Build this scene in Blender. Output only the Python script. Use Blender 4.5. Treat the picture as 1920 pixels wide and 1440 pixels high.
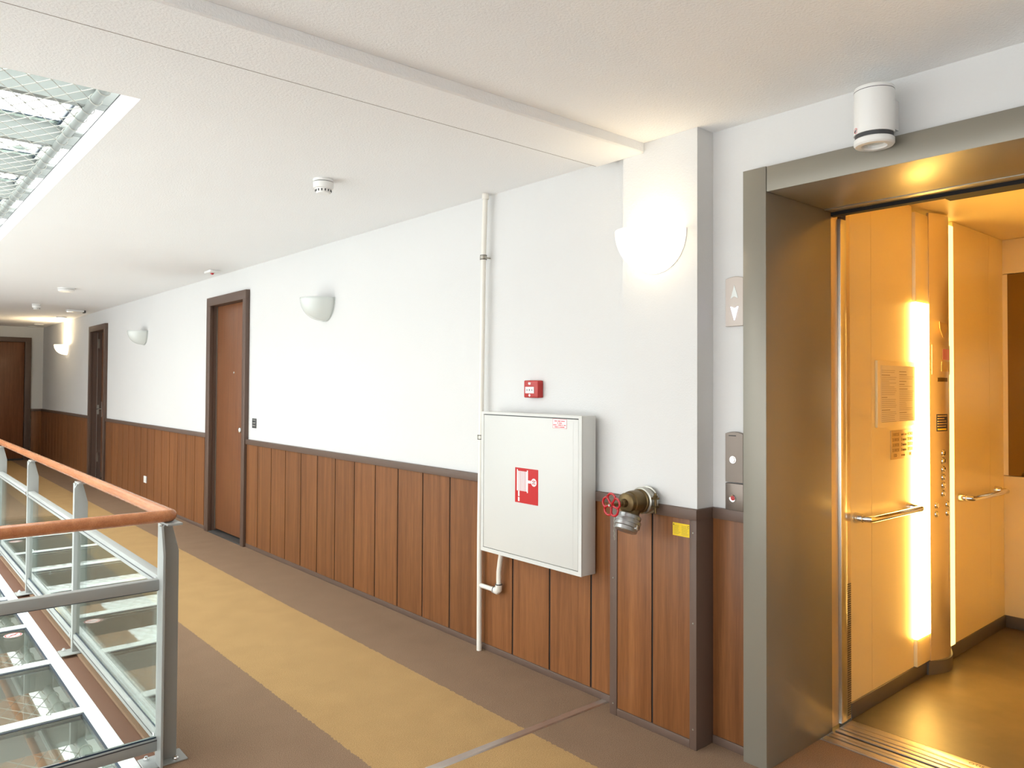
import bpy, bmesh, math, random
from mathutils import Vector, Matrix
random.seed(7)
PI = math.pi
S = bpy.context.scene
for o in list(bpy.data.objects): bpy.data.objects.remove(o, do_unlink=True)
COL = S.collection

# ------------------------------------------------------------------ camera
F_PX, YAW, PITCH, ROLL, CY = 1426.63, .708282, .0191838, .005, 694.487
cam = bpy.data.cameras.new('camera'); camo = bpy.data.objects.new('camera', cam); COL.objects.link(camo)
cam.sensor_width = 36; cam.lens = F_PX / 1920 * 36
cam.shift_y = (CY - 720) / 1920; cam.clip_start = .02; cam.clip_end = 200
Fv = Vector((math.sin(YAW), math.cos(YAW), 0)); Rv = Vector((math.cos(YAW), -math.sin(YAW), 0)); Uv = Vector((0, 0, 1))
Fv, Uv = math.cos(PITCH)*Fv + math.sin(PITCH)*Uv, -math.sin(PITCH)*Fv + math.cos(PITCH)*Uv
Rv, Uv = math.cos(ROLL)*Rv + math.sin(ROLL)*Uv, -math.sin(ROLL)*Rv + math.cos(ROLL)*Uv
m = Matrix((Rv, Uv, -Fv)).transposed().to_4x4(); m.translation = (0, 0, 1.45)
camo.matrix_world = m
S.camera = camo

# ------------------------------------------------------------------ daylight and exposure
W = bpy.data.worlds.new('overcast_sky'); S.world = W; W.use_nodes = True
wt = W.node_tree; bgn = wt.nodes['Background']; bgn.inputs[0].default_value = (.975, .985, 1, 1)
# overcast sky: brighter towards the zenith
tcn = wt.nodes.new('ShaderNodeTexCoord'); sxy = wt.nodes.new('ShaderNodeSeparateXYZ'); wt.links.new(tcn.outputs['Generated'], sxy.inputs[0])
mxn = wt.nodes.new('ShaderNodeMath'); mxn.operation = 'MAXIMUM'; wt.links.new(sxy.outputs[2], mxn.inputs[0]); mxn.inputs[1].default_value = 0
mad = wt.nodes.new('ShaderNodeMath'); mad.operation = 'MULTIPLY_ADD'; wt.links.new(mxn.outputs[0], mad.inputs[0]); mad.inputs[1].default_value = 1.6; mad.inputs[2].default_value = 1.1
wt.links.new(mad.outputs[0], bgn.inputs[1])
S.view_settings.view_transform = 'Standard'; S.view_settings.look = 'None'; S.view_settings.gamma = 1
S.view_settings.use_curve_mapping = False; S.view_settings.exposure = 2.0

# ------------------------------------------------------------------ materials
def mat(name, col, rough=.5, metal=0, spec=.5, emit=None, estr=0):
    mt = bpy.data.materials.new(name); mt.use_nodes = True
    b = mt.node_tree.nodes['Principled BSDF']
    b.inputs['Base Color'].default_value = (*col, 1); b.inputs['Roughness'].default_value = rough
    b.inputs['Metallic'].default_value = metal; b.inputs['Specular IOR Level'].default_value = spec
    if emit: b.inputs['Emission Color'].default_value = (*emit, 1); b.inputs['Emission Strength'].default_value = estr
    return mt
def nd(mt, t, **k):
    n = mt.node_tree.nodes.new(t)
    for a, v in k.items(): setattr(n, a, v)
    return n
def lk(mt, a, b): mt.node_tree.links.new(a, b)
def bsdf(mt): return mt.node_tree.nodes['Principled BSDF']
def noise(mt, vec, scale, detail=2, rough=.5):
    n = nd(mt, 'ShaderNodeTexNoise'); n.inputs['Scale'].default_value = scale; n.inputs['Detail'].default_value = detail; n.inputs['Roughness'].default_value = rough
    lk(mt, vec, n.inputs['Vector']); return n.outputs['Fac']
def ramp(mt, fac, stops):
    r = nd(mt, 'ShaderNodeValToRGB'); lk(mt, fac, r.inputs[0])
    e = r.color_ramp.elements
    while len(e) < len(stops): e.new(.5)
    for i, (p, c) in enumerate(stops): e[i].position = p; e[i].color = (*c, 1)
    return r.outputs[0]
def bump(mt, h, strength, dist):
    b = nd(mt, 'ShaderNodeBump'); b.inputs['Strength'].default_value = strength; b.inputs['Distance'].default_value = dist
    lk(mt, h, b.inputs['Height']); lk(mt, b.outputs[0], bsdf(mt).inputs['Normal'])
def coord(mt, kind='Object'): return nd(mt, 'ShaderNodeTexCoord').outputs[kind]

def plaster(name, col, scale, st):
    mt = mat(name, col, .85, spec=.2); c = coord(mt)
    h = noise(mt, c, scale, 4, .6); bump(mt, h, st, .004)
    f = noise(mt, c, 1.3, 3)
    lk(mt, ramp(mt, f, [(.3, tuple(x*.985 for x in col)), (.7, col)]), bsdf(mt).inputs['Base Color'])
    return mt
M = {}
M['wall'] = plaster('white_wall_paint', (.675, .672, .668), 160, .25)
M['ceil'] = plaster('white_stucco_ceiling', (.872, .882, .895), 110, .6)
M['slab'] = plaster('cream_slab_edge', (.8, .79, .74), 60, .2)

def carpet(name, stripes=True):
    mt = mat(name, (.2, .12, .07), .95, spec=.05); c = coord(mt)
    n1 = noise(mt, c, 300, 3, .8); n2 = noise(mt, c, 6, 3)
    br = ramp(mt, n1, [(.36, (.20, .128, .082)), (.64, (.43, .29, .195))])
    if stripes:
        ta = ramp(mt, n1, [(.36, (.37, .225, .095)), (.64, (.68, .445, .21))])
        sx = nd(mt, 'ShaderNodeSeparateXYZ'); lk(mt, c, sx.inputs[0])
        w = noise(mt, c, 55, 1)
        j = nd(mt, 'ShaderNodeMath', operation='MULTIPLY_ADD'); lk(mt, w, j.inputs[0]); j.inputs[1].default_value = .022; lk(mt, sx.outputs[0], j.inputs[2])
        d = nd(mt, 'ShaderNodeMath', operation='SUBTRACT'); lk(mt, j.outputs[0], d.inputs[0]); d.inputs[1].default_value = 1.8335
        a = nd(mt, 'ShaderNodeMath', operation='ABSOLUTE'); lk(mt, d.outputs[0], a.inputs[0])
        l = nd(mt, 'ShaderNodeMath', operation='LESS_THAN'); lk(mt, a.outputs[0], l.inputs[0]); l.inputs[1].default_value = .328
        mx = nd(mt, 'ShaderNodeMix', data_type='RGBA'); lk(mt, l.outputs[0], mx.inputs[0]); lk(mt, br, mx.inputs[6]); lk(mt, ta, mx.inputs[7])
        br = mx.outputs[2]
    mv = nd(mt, 'ShaderNodeMix', data_type='RGBA', blend_type='MULTIPLY'); mv.inputs[0].default_value = 1
    lk(mt, br, mv.inputs[6]); lk(mt, ramp(mt, n2, [(.3, (.92, .92, .92)), (.7, (1, 1, 1))]), mv.inputs[7])
    lk(mt, mv.outputs[2], bsdf(mt).inputs['Base Color'])
    bump(mt, n1, .8, .004)
    return mt
M['carpet'] = carpet('striped_carpet'); M['carpet_plain'] = carpet('brown_carpet', False)

def wood(name, dark, light, rough, sc=(26, 26, .9), spec=.4):
    mt = mat(name, light, rough, spec=spec); c = coord(mt)
    oi = nd(mt, 'ShaderNodeObjectInfo')
    mu = nd(mt, 'ShaderNodeMath', operation='MULTIPLY'); lk(mt, oi.outputs['Random'], mu.inputs[0]); mu.inputs[1].default_value = 37
    ad = nd(mt, 'ShaderNodeVectorMath', operation='ADD'); lk(mt, c, ad.inputs[0]); lk(mt, mu.outputs[0], ad.inputs[1])
    mp = nd(mt, 'ShaderNodeMapping'); mp.inputs['Scale'].default_value = sc; lk(mt, ad.outputs[0], mp.inputs[0])
    n1 = noise(mt, mp.outputs[0], 1, 5, .65)
    mp2 = nd(mt, 'ShaderNodeMapping'); mp2.inputs['Scale'].default_value = (sc[0]*7, sc[1]*7, sc[2]*9); lk(mt, ad.outputs[0], mp2.inputs[0])
    n2 = noise(mt, mp2.outputs[0], 1, 2)
    mid = tuple((a+b)/2 for a, b in zip(dark, light))
    col = ramp(mt, n1, [(.28, dark), (.5, mid), (.74, light)])
    mv = nd(mt, 'ShaderNodeMix', data_type='RGBA', blend_type='MULTIPLY'); mv.inputs[0].default_value = 1
    lk(mt, col, mv.inputs[6]); lk(mt, ramp(mt, n2, [(.3, (.8, .8, .8)), (.65, (1, 1, 1))]), mv.inputs[7])
    hv = nd(mt, 'ShaderNodeHueSaturation'); lk(mt, mv.outputs[2], hv.inputs['Color'])
    ma = nd(mt, 'ShaderNodeMath', operation='MULTIPLY_ADD'); lk(mt, oi.outputs['Random'], ma.inputs[0]); ma.inputs[1].default_value = .22; ma.inputs[2].default_value = .9
    lk(mt, ma.outputs[0], hv.inputs['Value'])
    lk(mt, hv.outputs[0], bsdf(mt).inputs['Base Color'])
    return mt
M['wood'] = wood('teak_panel', (.150, .052, .015), (.285, .112, .037), .45)
M['doorwood'] = wood('door_veneer', (.16, .058, .022), (.245, .095, .040), .38, (34, 34, 1.1))
M['handrail'] = wood('varnished_handrail', (.42, .15, .06), (.56, .23, .10), .25, (30, 3, 30), .5)
M['trim'] = mat('brown_trim_paint', (.118, .074, .055), .5)
M['jamb'] = mat('brown_frame_paint', (.105, .064, .047), .5)
M['black'] = mat('black_backing', (.006, .005, .005), .8)
M['dark'] = mat('dark_grey_metal', (.05, .05, .055), .5)
M['stone'] = mat('dark_stone_sill', (.045, .042, .04), .6)
M['steelpaint'] = mat('grey_steel_paint', (.31, .32, .31), .38)
M['whitesteel'] = mat('white_steel_paint', (.80, .83, .82), .35)
M['palesteel'] = mat('pale_green_beam_paint', (.25, .268, .258), .45)
M['gasket'] = mat('blue_black_gasket', (.02, .035, .06), .4)
M['cable'] = mat('net_cable', (.40, .395, .36), .5, 0)
M['chrome'] = mat('chrome', (.82, .82, .82), .12, 1)
M['alu'] = mat('brushed_aluminium', (.72, .71, .69), .32, 1)
M['brass'] = mat('aged_brass', (.16, .11, .05), .42, .85)
M['zinc'] = mat('zinc_fitting', (.40, .385, .34), .35, .85)
M['coupling'] = mat('cast_aluminium', (.42, .42, .42), .28, .85)
M['tanpaper'] = mat('yellowed_paper', (.74, .66, .50), .6)
M['brownprint'] = mat('engraved_print', (.14, .09, .04), .6)
M['bronze'] = mat('bronze_plate', (.20, .165, .14), .38, .6)
M['satin'] = mat('satin_pinkish_plate', (.50, .435, .39), .4, .15)
M['greyprint'] = mat('grey_print', (.36, .28, .17), .6)
M['goldplate'] = mat('gold_plate', (.62, .45, .20), .4, .4)
M['edgebrown'] = mat('red_brown_edge', (.12, .05, .026), .7)
M['redpaint'] = mat('red_enamel', (.45, .012, .02), .25)
M['redbox'] = mat('red_plastic', (.42, .02, .018), .35)
M['redsign'] = mat('red_sign', (.50, .002, .003), .4)
M['whiteplastic'] = mat('white_plastic', (.82, .82, .81), .35)
M['cabwhite'] = mat('white_enamel', (.63, .63, .61), .3)
M['pipewhite'] = mat('cream_pipe_paint', (.80, .77, .71), .35)
M['frame'] = mat('taupe_lift_frame', (.25, .23, .19), .36, .3)
M['print'] = mat('black_print', (.03, .028, .026), .6)
M['redprint'] = mat('red_print', (.70, .12, .14), .6)
M['yellow'] = mat('yellow_label', (.80, .56, .01), .45)
M['paper'] = mat('white_paper', (.80, .78, .72), .6)
M['navy'] = mat('navy_sticker', (.03, .03, .06), .4)
M['bulbglass'] = mat('frosted_glass_off', (.66, .69, .67), .25)
M['bulblit'] = mat('frosted_glass_lit', (.9, .85, .75), .3, emit=(1, .80, .52), estr=.8)
M['arrowlit'] = mat('lit_arrow', (.8, .8, 1), .3, emit=(.62, .66, 1), estr=2.5)
M['display'] = mat('lit_display', (.1, .03, .02), .3, emit=(1, .18, .06), estr=.1)
M['strip'] = mat('fluorescent_diffuser', (.95, .85, .6), .4, emit=(1, .57, .13), estr=10.5)
M['edge_glow'] = mat('painted_edge_glow', (.9, .8, .5), .4, emit=(1, .62, .18), estr=.85)  # light caught by the panel edge, given as weak emission
M['cabin'] = mat('cream_cabin_panel', (.82, .68, .38), .38, .1)
M['cabinsteel'] = mat('brushed_cabin_steel', (.72, .61, .44), .34, .8)
M['mirror'] = mat('tinted_mirror', (.30, .22, .13), .1, 1)
M['skirt'] = mat('lift_skirting', (.13, .115, .10), .4, .4)
M['sill'] = mat('aluminium_sill', (.55, .50, .45), .38, .8)
mt = mat('lift_vinyl_floor', (.2, .13, .06), .42); c = coord(mt)
lk(mt, ramp(mt, noise(mt, c, 3.5, 5, .6), [(.3, (.085, .066, .036)), (.7, (.14, .108, .062))]), bsdf(mt).inputs['Base Color'])
M['vinyl'] = mt

def glass(name, tint, refl=.7, base=.02):
    mt = bpy.data.materials.new(name); mt.use_nodes = True; nt = mt.node_tree
    nt.nodes.remove(nt.nodes['Principled BSDF']); out = nt.nodes['Material Output']
    t = nd(mt, 'ShaderNodeBsdfTransparent'); t.inputs[0].default_value = (*tint, 1)
    g = nd(mt, 'ShaderNodeBsdfGlossy'); g.inputs['Roughness'].default_value = .015; g.inputs[0].default_value = (.95, 1, .98, 1)
    fr = nd(mt, 'ShaderNodeFresnel'); fr.inputs['IOR'].default_value = 1.5
    mu = nd(mt, 'ShaderNodeMath', operation='MULTIPLY_ADD'); lk(mt, fr.outputs[0], mu.inputs[0]); mu.inputs[1].default_value = refl; mu.inputs[2].default_value = base
    x = nd(mt, 'ShaderNodeMixShader'); lk(mt, mu.outputs[0], x.inputs[0]); lk(mt, t.outputs[0], x.inputs[1]); lk(mt, g.outputs[0], x.inputs[2])
    lk(mt, x.outputs[0], out.inputs[0]); return mt
M['glass'] = glass('clear_glass', (.955, .965, .955)); M['floorglass'] = glass('green_floor_glass', (.90, .925, .905), .38, .005)

# ------------------------------------------------------------------ mesh helpers
def bx(bm, x0, x1, y0, y1, z0, z1):
    v = [bm.verts.new((x, y, z)) for x in (x0, x1) for y in (y0, y1) for z in (z0, z1)]
    for f in ((0,1,3,2), (4,6,7,5), (0,4,5,1), (2,3,7,6), (0,2,6,4), (1,5,7,3)): bm.faces.new([v[i] for i in f])
    return bm
def box(x0, x1, y0, y1, z0, z1): return bx(bmesh.new(), x0, x1, y0, y1, z0, z1)
def basis(d):
    d = Vector(d).normalized(); a = Vector((0, 0, 1)) if abs(d.z) < .9 else Vector((1, 0, 0))
    u = d.cross(a).normalized(); return u, d.cross(u).normalized()
def tube(bm, pts, r, n=12, cap=True, closed=False):
    pts = [Vector(p) for p in pts]; rs = r if isinstance(r, (list, tuple)) else [r]*len(pts); rings = []
    u = None
    for i, p in enumerate(pts):
        if closed: d = pts[(i+1) % len(pts)] - pts[i-1]
        else: d = pts[min(i+1, len(pts)-1)] - pts[max(i-1, 0)]
        d.normalize()
        if u is None: u, w = basis(d)
        else:
            u = (u - d*u.dot(d)).normalized(); w = d.cross(u)
        rings.append([bm.verts.new(p + rs[i]*(math.cos(2*PI*k/n)*u + math.sin(2*PI*k/n)*w)) for k in range(n)])
    m_ = len(rings)
    for i in range(m_ if closed else m_-1):
        a, b = rings[i], rings[(i+1) % m_]
        for k in range(n): bm.faces.new((a[k], a[(k+1) % n], b[(k+1) % n], b[k]))
    if cap and not closed: bm.faces.new(rings[0][::-1]); bm.faces.new(rings[-1])
    return bm
def lathe(bm, prof, org=(0,0,0), axis=(0,0,1), n=32):
    """prof: (radius, height along axis)"""
    o = Vector(org); d = Vector(axis).normalized(); u, w = basis(d); rings = []
    for r, h in prof:
        if r < 1e-6: rings.append([bm.verts.new(o + d*h)])
        else: rings.append([bm.verts.new(o + d*h + r*(math.cos(2*PI*k/n)*u + math.sin(2*PI*k/n)*w)) for k in range(n)])
    for a, b in zip(rings, rings[1:]):
        for k in range(n):
            k2 = (k+1) % n
            q = [a[k % len(a)], a[k2 % len(a)], b[k2 % len(b)], b[k % len(b)]]
            q = list(dict.fromkeys(q))
            if len(q) > 2: bm.faces.new(q)
    return bm
def prism(bm, poly, axis, a0, a1):
    """poly in the two other axes, extruded along axis from a0 to a1"""
    def P(p, a):
        return {'x': (a, p[0], p[1]), 'y': (p[0], a, p[1]), 'z': (p[0], p[1], a)}[axis]
    A = [bm.verts.new(P(p, a0)) for p in poly]; B = [bm.verts.new(P(p, a1)) for p in poly]; n = len(poly)
    bm.faces.new(A); bm.faces.new(B[::-1])
    for i in range(n): bm.faces.new((A[i], B[i], B[(i+1) % n], A[(i+1) % n]))
    return bm
def mesh_of(name, bm, mt, bevel=0, smooth=True, seg=2):
    bmesh.ops.recalc_face_normals(bm, faces=bm.faces)
    if bevel:
        bmesh.ops.bevel(bm, geom=list(bm.edges), offset=bevel, segments=seg, profile=.5, affect='EDGES', clamp_overlap=True)
    me = bpy.data.meshes.new(name); bm.to_mesh(me); bm.free()
    if mt: me.materials.append(M[mt] if isinstance(mt, str) else mt)
    if smooth:
        me.polygons.foreach_set('use_smooth', [True]*len(me.polygons))
        me.set_sharp_from_angle(angle=math.radians(35))
    return me
def tag(o, label=None, cat=None, group=None, kind=None):
    if label: o['label'] = label
    if cat: o['category'] = cat
    if group: o['group'] = group
    if kind: o['kind'] = kind
    return o
def link(name, me, parent=None, loc=None):
    o = bpy.data.objects.new(name, me); COL.objects.link(o)
    if parent: o.parent = parent
    if loc: o.location = loc
    return o
def root_of(o):
    v = Vector((0,0,0))
    while o: v += o.location; o = o.parent
    return v
def obj(name, bm, mt, parent=None, bevel=0, org=None, label=None, smooth=True, seg=2):
    """bm is in world coordinates; the origin goes to org (or the parent's origin)"""
    base = root_of(parent) if parent else Vector((0,0,0))
    o_ = Vector(org) if org is not None else base
    bmesh.ops.translate(bm, verts=bm.verts, vec=-o_)
    o = link(name, mesh_of(name, bm, mt, bevel, smooth, seg), parent, o_ - base)
    if label: o['label'] = label
    return o
def thing(name, loc, label, cat, group=None):
    e = bpy.data.objects.new(name, None); COL.objects.link(e); e.location = loc; e.empty_display_size = .1
    return tag(e, label, cat, group)
def struct(name, bm, mt, bevel=0, org=None, parent=None):
    o = obj(name, bm, mt, parent, bevel, org); 
    if not parent: o['kind'] = 'structure'
    return o
def copy_tree(o, parent=None, dz=None):
    c = o.copy(); COL.objects.link(c); c.parent = parent
    if dz is not None: c.location = c.location + Vector(dz)
    for ch in list(o.children): copy_tree(ch, c)
    return c
def text(name, body, size, mt, parent, origin, right, up, depth=.0006, align='LEFT', label=None):
    cu = bpy.data.curves.new(name, 'FONT'); cu.body = body; cu.size = size; cu.align_x = align; cu.align_y = 'CENTER'; cu.extrude = depth; cu.resolution_u = 2
    to = bpy.data.objects.new(name, cu); COL.objects.link(to)
    dg = bpy.context.evaluated_depsgraph_get(); me = bpy.data.meshes.new_from_object(to.evaluated_get(dg))
    bpy.data.objects.remove(to, do_unlink=True); bpy.data.curves.remove(cu)
    r = Vector(right).normalized(); u = Vector(up).normalized(); n = r.cross(u)
    mm = Matrix((r, u, n)).transposed().to_4x4(); me.transform(mm)
    me.materials.clear(); me.materials.append(M[mt])
    o = link(name, me, parent, Vector(origin) - root_of(parent))
    if label: o['label'] = label
    return o

# ------------------------------------------------------------------ dimensions
XW = 2.64        # corridor wall face
ZC = 2.50        # ceiling
YE = 16.82       # end wall
XV = .771        # ceiling edge at the atrium
VY0, VY1 = 3.02, 9.75     # atrium void
XL = -1.8        # unseen window wall, set close to let in more daylight
YB = -1.9        # solid wall behind the camera
L2 = 2.85        # storey height

# ------------------------------------------------------------------ structure: floor, ceiling, walls
b = bmesh.new()
bx(b, .907, 3.02, YB, YE+.1, -.1, 0)
bx(b, XL, .907, YB, 3.085, -.1, 0)
bx(b, XL, .907, VY1, YE+.1, -.1, 0)
floor = struct('floor', b, 'carpet')
# slab body under the floor (cream faces seen through the glass)
b = bmesh.new(); bx(b, .905, 3.0, YB, YE+.1, -.34, -.101); bx(b, XL, .905, YB, 3.08, -.34, -.101); bx(b, XL, .905, VY1, YE+.1, -.34, -.101)
obj('slab', b, 'slab', floor)
b = bmesh.new(); bx(b, XV, .904, VY0, VY1, -.35, -.25)
obj('slab_edge', b, 'ceil', floor)
obj('edge_strip', box(.838, .906, 3.085, VY1, -.10, -.012), 'edgebrown', floor, label='narrow brown carpet strip along the glass floor')
# ceiling with the atrium opening, and the floor above it
b = bmesh.new()
bx(b, XV, 2.9, YB, YE+.1, ZC, ZC+.1); bx(b, XL, XV, YB, VY0, ZC, ZC+.1); bx(b, XL, XV, VY1, YE+.1, ZC, ZC+.1)
ceil = struct('ceiling', b, 'ceil')
b = bmesh.new(); bx(b, .905, 2.9, YB, YE+.1, ZC+.1, L2); bx(b, XL, .905, YB, 3.08, ZC+.1, L2); bx(b, XL, .905, VY1, YE+.1, ZC+.1, L2)
obj('slab', b, 'slab', ceil)
obj('edge_bead', box(XV-.002, XV+.02, VY0+.002, VY1, ZC+.1, ZC+.104), 'dark', ceil)
# shallow beam between the two ceiling bays
b = bmesh.new(); prism(b, [(2.118, 2.4995), (2.118, 2.462), (2.124, 2.456), (2.392, 2.456), (2.398, 2.462), (2.398, 2.4995)], 'x', XL+.01, 2.559)
obj('ceiling_beam', b, 'ceil', ceil)
obj('crack', box(XL, 2.558, 2.3985, 2.4015, 2.4585, 2.4995), 'trim', ceil, label='thin dark joint beside the shallow ceiling beam')

# right wall with door openings
D1 = (6.765, 7.60); D2 = (11.90, 12.73); DH = 2.21
b = bmesh.new()
for y0, y1 in ((2.24, D1[0]-.02), (D1[1]+.02, D2[0]-.02), (D2[1]+.02, YE)): bx(b, XW, XW+.2, y0, y1, -.05, ZC)
for y0, y1 in (D1, D2): bx(b, XW, XW+.2, y0-.02, y1+.02, DH+.02, ZC)
wall = struct('wall_right', b, 'wall')
PITCH_Y = .2825; PF = 2.625; PB = 2.6288
plank_me = mesh_of('plank', box(0, PB-PF, .0058, PITCH_Y-.0058, .035, .911), 'wood', .0005, seg=1)
def wainscot(y0, y1, phase, parent):
    """planks from y0 to y1, joints at phase + n*PITCH_Y; backing, rail and skirting"""
    obj('backing', box(PB+.0002, XW-.0002, y0, y1, 0, .93), 'black', parent)
    k = math.floor((y0 - phase)/PITCH_Y); y = phase + k*PITCH_Y
    while y < y1 - 1e-4:
        a, c = max(y, y0), min(y + PITCH_Y, y1)
        if c - a > .02:
            if c - a > PITCH_Y - 1e-3: link('plank', plank_me, parent, (PF, y, 0))
            else:
                obj('plank', box(PF, PB, a + (.0058 if a > y0 + 1e-4 else 0), c - (.0058 if c < y1 - 1e-4 else 0), .035, .911), 'wood', parent, .0005, org=(PF, a, 0), seg=1)
        y += PITCH_Y
    obj('dado_rail', box(PF-.013, XW-.0001, y0, y1, .912, .955), 'trim', parent, .002)
    obj('skirting', box(PF-.003, XW-.0001, y0, y1, .0005, .034), 'trim', parent, .0015)
wainscot(2.296, 6.69, 6.441, wall)
wainscot(7.705, 11.815, 8.07, wall)
wainscot(12.815, YE-.0265, 13.05, wall)

# end wall
D3 = (1.35, 2.345)
b = bmesh.new(); bx(b, D3[1]+.02, XW, YE, YE+.2, 0, ZC); bx(b, XL-.2, D3[0]-.02, YE, YE+.2, 0, ZC); bx(b, D3[0]-.02, D3[1]+.02, YE, YE+.2, DH+.03, ZC)
wend = struct('wall_back', b, 'wall')
obj('plank', box(2.455, 2.634, YE-.012, YE-.001, .035, .911), 'wood', wend, .001, org=(2.455, YE, 0))
obj('dado_rail', box(2.453, 2.6115, YE-.026, YE-.001, .912, .955), 'trim', wend, .002)
obj('skirting', box(2.453, 2.6115, YE-.016, YE-.001, .0005, .034), 'trim', wend)
# dark room shell, added to keep the bright sky out of the open door
b = bmesh.new(); bx(b, XW+.2, 4.2, 11.5, 11.6, 0, ZC); bx(b, XW+.2, 4.2, 13.1, 13.2, 0, ZC); bx(b, 4.2, 4.3, 11.5, 13.2, 0, ZC); bx(b, XW+.2, 4.3, 11.5, 13.2, ZC, ZC+.1)
struct('wall_room', b, 'trim')

# pilaster beside the lift
b = box(2.56, 2.669, 1.842, 2.236, 0, ZC-.0005)
bx(b, 2.669, 2.86, 1.842, 2.24, 0, ZC-.0005)
pil = struct('wall_pilaster', b, 'wall')
obj('backing', box(2.5514, 2.5598, 1.845, 2.29, 0, .93), 'black', pil)
obj('plank', box(2.5475, 2.5512, 2.0645, 2.2525, .035, .911), 'wood', pil, .001, org=(2.5475, 2.063, 0))
obj('plank', box(2.5475, 2.5512, 1.869, 2.055, .035, .911), 'wood', pil, .001, org=(2.5475, 1.869, 0))
obj('corner_trim', box(2.5435, 2.6115, 2.254, 2.294, .0005, .9115), 'trim', pil, .0015)
obj('corner_trim', box(2.5435, 2.668, 1.834, 1.867, .0005, .9115), 'trim', pil, .0015)
obj('dado_rail', box(2.538, 2.668, 1.830, 2.296, .912, .955), 'trim', pil, .002)
obj('skirting', box(2.5445, 2.5597, 1.868, 2.253, .0005, .034), 'trim', pil, .0015)
for y, z in ((2.274, .60), (2.274, .05), (1.85, .86), (1.85, .5), (1.85, .08)):
    obj('screw', lathe(bmesh.new(), [(0, .0025), (.003, .002), (.004, 0)], (2.5435, y, z), (-1, 0, 0), 10), 'zinc', pil)

# lift wall
LX = 2.67
b = bmesh.new(); bx(b, LX, LX+.18, 1.64, 1.842, 0, ZC); bx(b, LX, LX+.18, .53, 1.64, 2.285, ZC); bx(b, LX, LX+.18, YB, .53, 0, ZC)
wlift = struct('wall_lift', b, 'wall')
obj('backing', box(LX-.006, LX-.0003, 1.6690, 1.8335, 0, .93), 'black', wlift)
obj('plank', box(LX-.014, LX-.0062, 1.676, 1.8335, .035, .911), 'wood', wlift, .001, org=(LX-.014, 1.676, 0))
obj('dado_rail', box(LX-.024, LX-.0003, 1.669, 1.8295, .912, .955), 'trim', wlift, .002)
obj('skirting', box(LX-.017, LX-.0003, 1.669, 1.8335, .0005, .034), 'trim', wlift, .0015)

# unseen shaft walls and panels behind the doors, added to stop light leaks
b = bmesh.new(); bx(b, LX+.181, 5.5, 1.95, 2.05, -.4, 2.9); bx(b, LX+.181, 5.5, -.15, -.05, -.4, 2.9); bx(b, 5.4, 5.5, -.05, 1.95, -.4, 2.9); bx(b, LX+.181, 5.5, -.15, 2.05, 2.9, 3.0); bx(b, 3.3, 5.5, -.15, 2.05, -.5, -.4)
bx(b, LX+.005, 3.26, 1.70, 1.94, -.05, 2.9); bx(b, LX+.181, 3.26, -.05, .15, -.05, 2.9); bx(b, LX+.181, 2.95, .16, 1.69, 2.41, 2.9); bx(b, 3.26, 3.5, -.05, 1.95, -.12, -.06)
struct('wall_shaft', b, 'frame')
b = bmesh.new(); bx(b, XL-.2, 2.9, YE+.21, YE+.3, 0, ZC)
struct('light_stop_end', b, 'trim')  # added backing, keeps the sky out at the end door
b = bmesh.new(); bx(b, XW+.201, XW+.25, D1[0]-.2, D1[1]+.2, 0, ZC)
struct('light_stop_flat', b, 'trim')  # added backing, keeps the sky out round the closed leaf

# floor joint strip
struct('trim_1', prism(bmesh.new(), [(2.372, .0003), (2.378, .005), (2.410, .005), (2.416, .0003)], 'x', .95, 2.6215), 'alu')

# lower storey seen through the glass floor
b = bmesh.new(); bx(b, XL, 3.0, YB, YE, -L2-.1, -L2)
struct('floor_lower', b, 'carpet_plain')
b = bmesh.new(); bx(b, XW, XW+.2, YB, YE, -L2, -.36)
struct('wall_lower', b, 'wall')

# unseen window wall on the atrium side, placed and sized for its daylight
def window(name, axis, c, a0, a1, n, z0=0, z1=ZC):
    b = bmesh.new(); w = .05
    def q(p0, p1, za, zb, t=.04):
        if axis == 'x': bx(b, c-t, c+t, p0, p1, za, zb)
        else: bx(b, p0, p1, c-t, c+t, za, zb)
    q(a0, a1, z0+.001, z0+.12); q(a0, a1, z1-.1, z1-.001)
    for i in range(n+1):
        p = a0 + (a1-a0-w)*i/n; q(p, p+w, z0+.121, z1-.101)
    f = struct(name, b, 'whitesteel')
    for i in range(n):
        p0 = a0 + (a1-a0-w)*i/n + w + .001; p1 = a0 + (a1-a0-w)*(i+1)/n - .001
        if axis == 'x': g = box(c-.004, c+.004, p0, p1, z0+.121, z1-.101)
        else: g = box(p0, p1, c-.004, c+.004, z0+.121, z1-.101)
        obj('pane', g, 'glass', f)
window('window_1', 'x', XL-.05, YB+.001, 13.0, 11)
b = bmesh.new(); bx(b, XL-.1, 2.84, YB-.15, YB, 0, ZC)  # unseen wall, made solid to cut the light from behind
struct('wall_front', b, 'wall')
wl = struct('wall_left', box(XL-.2, XL, 13.001, YE, 0, ZC), 'wall')

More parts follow.
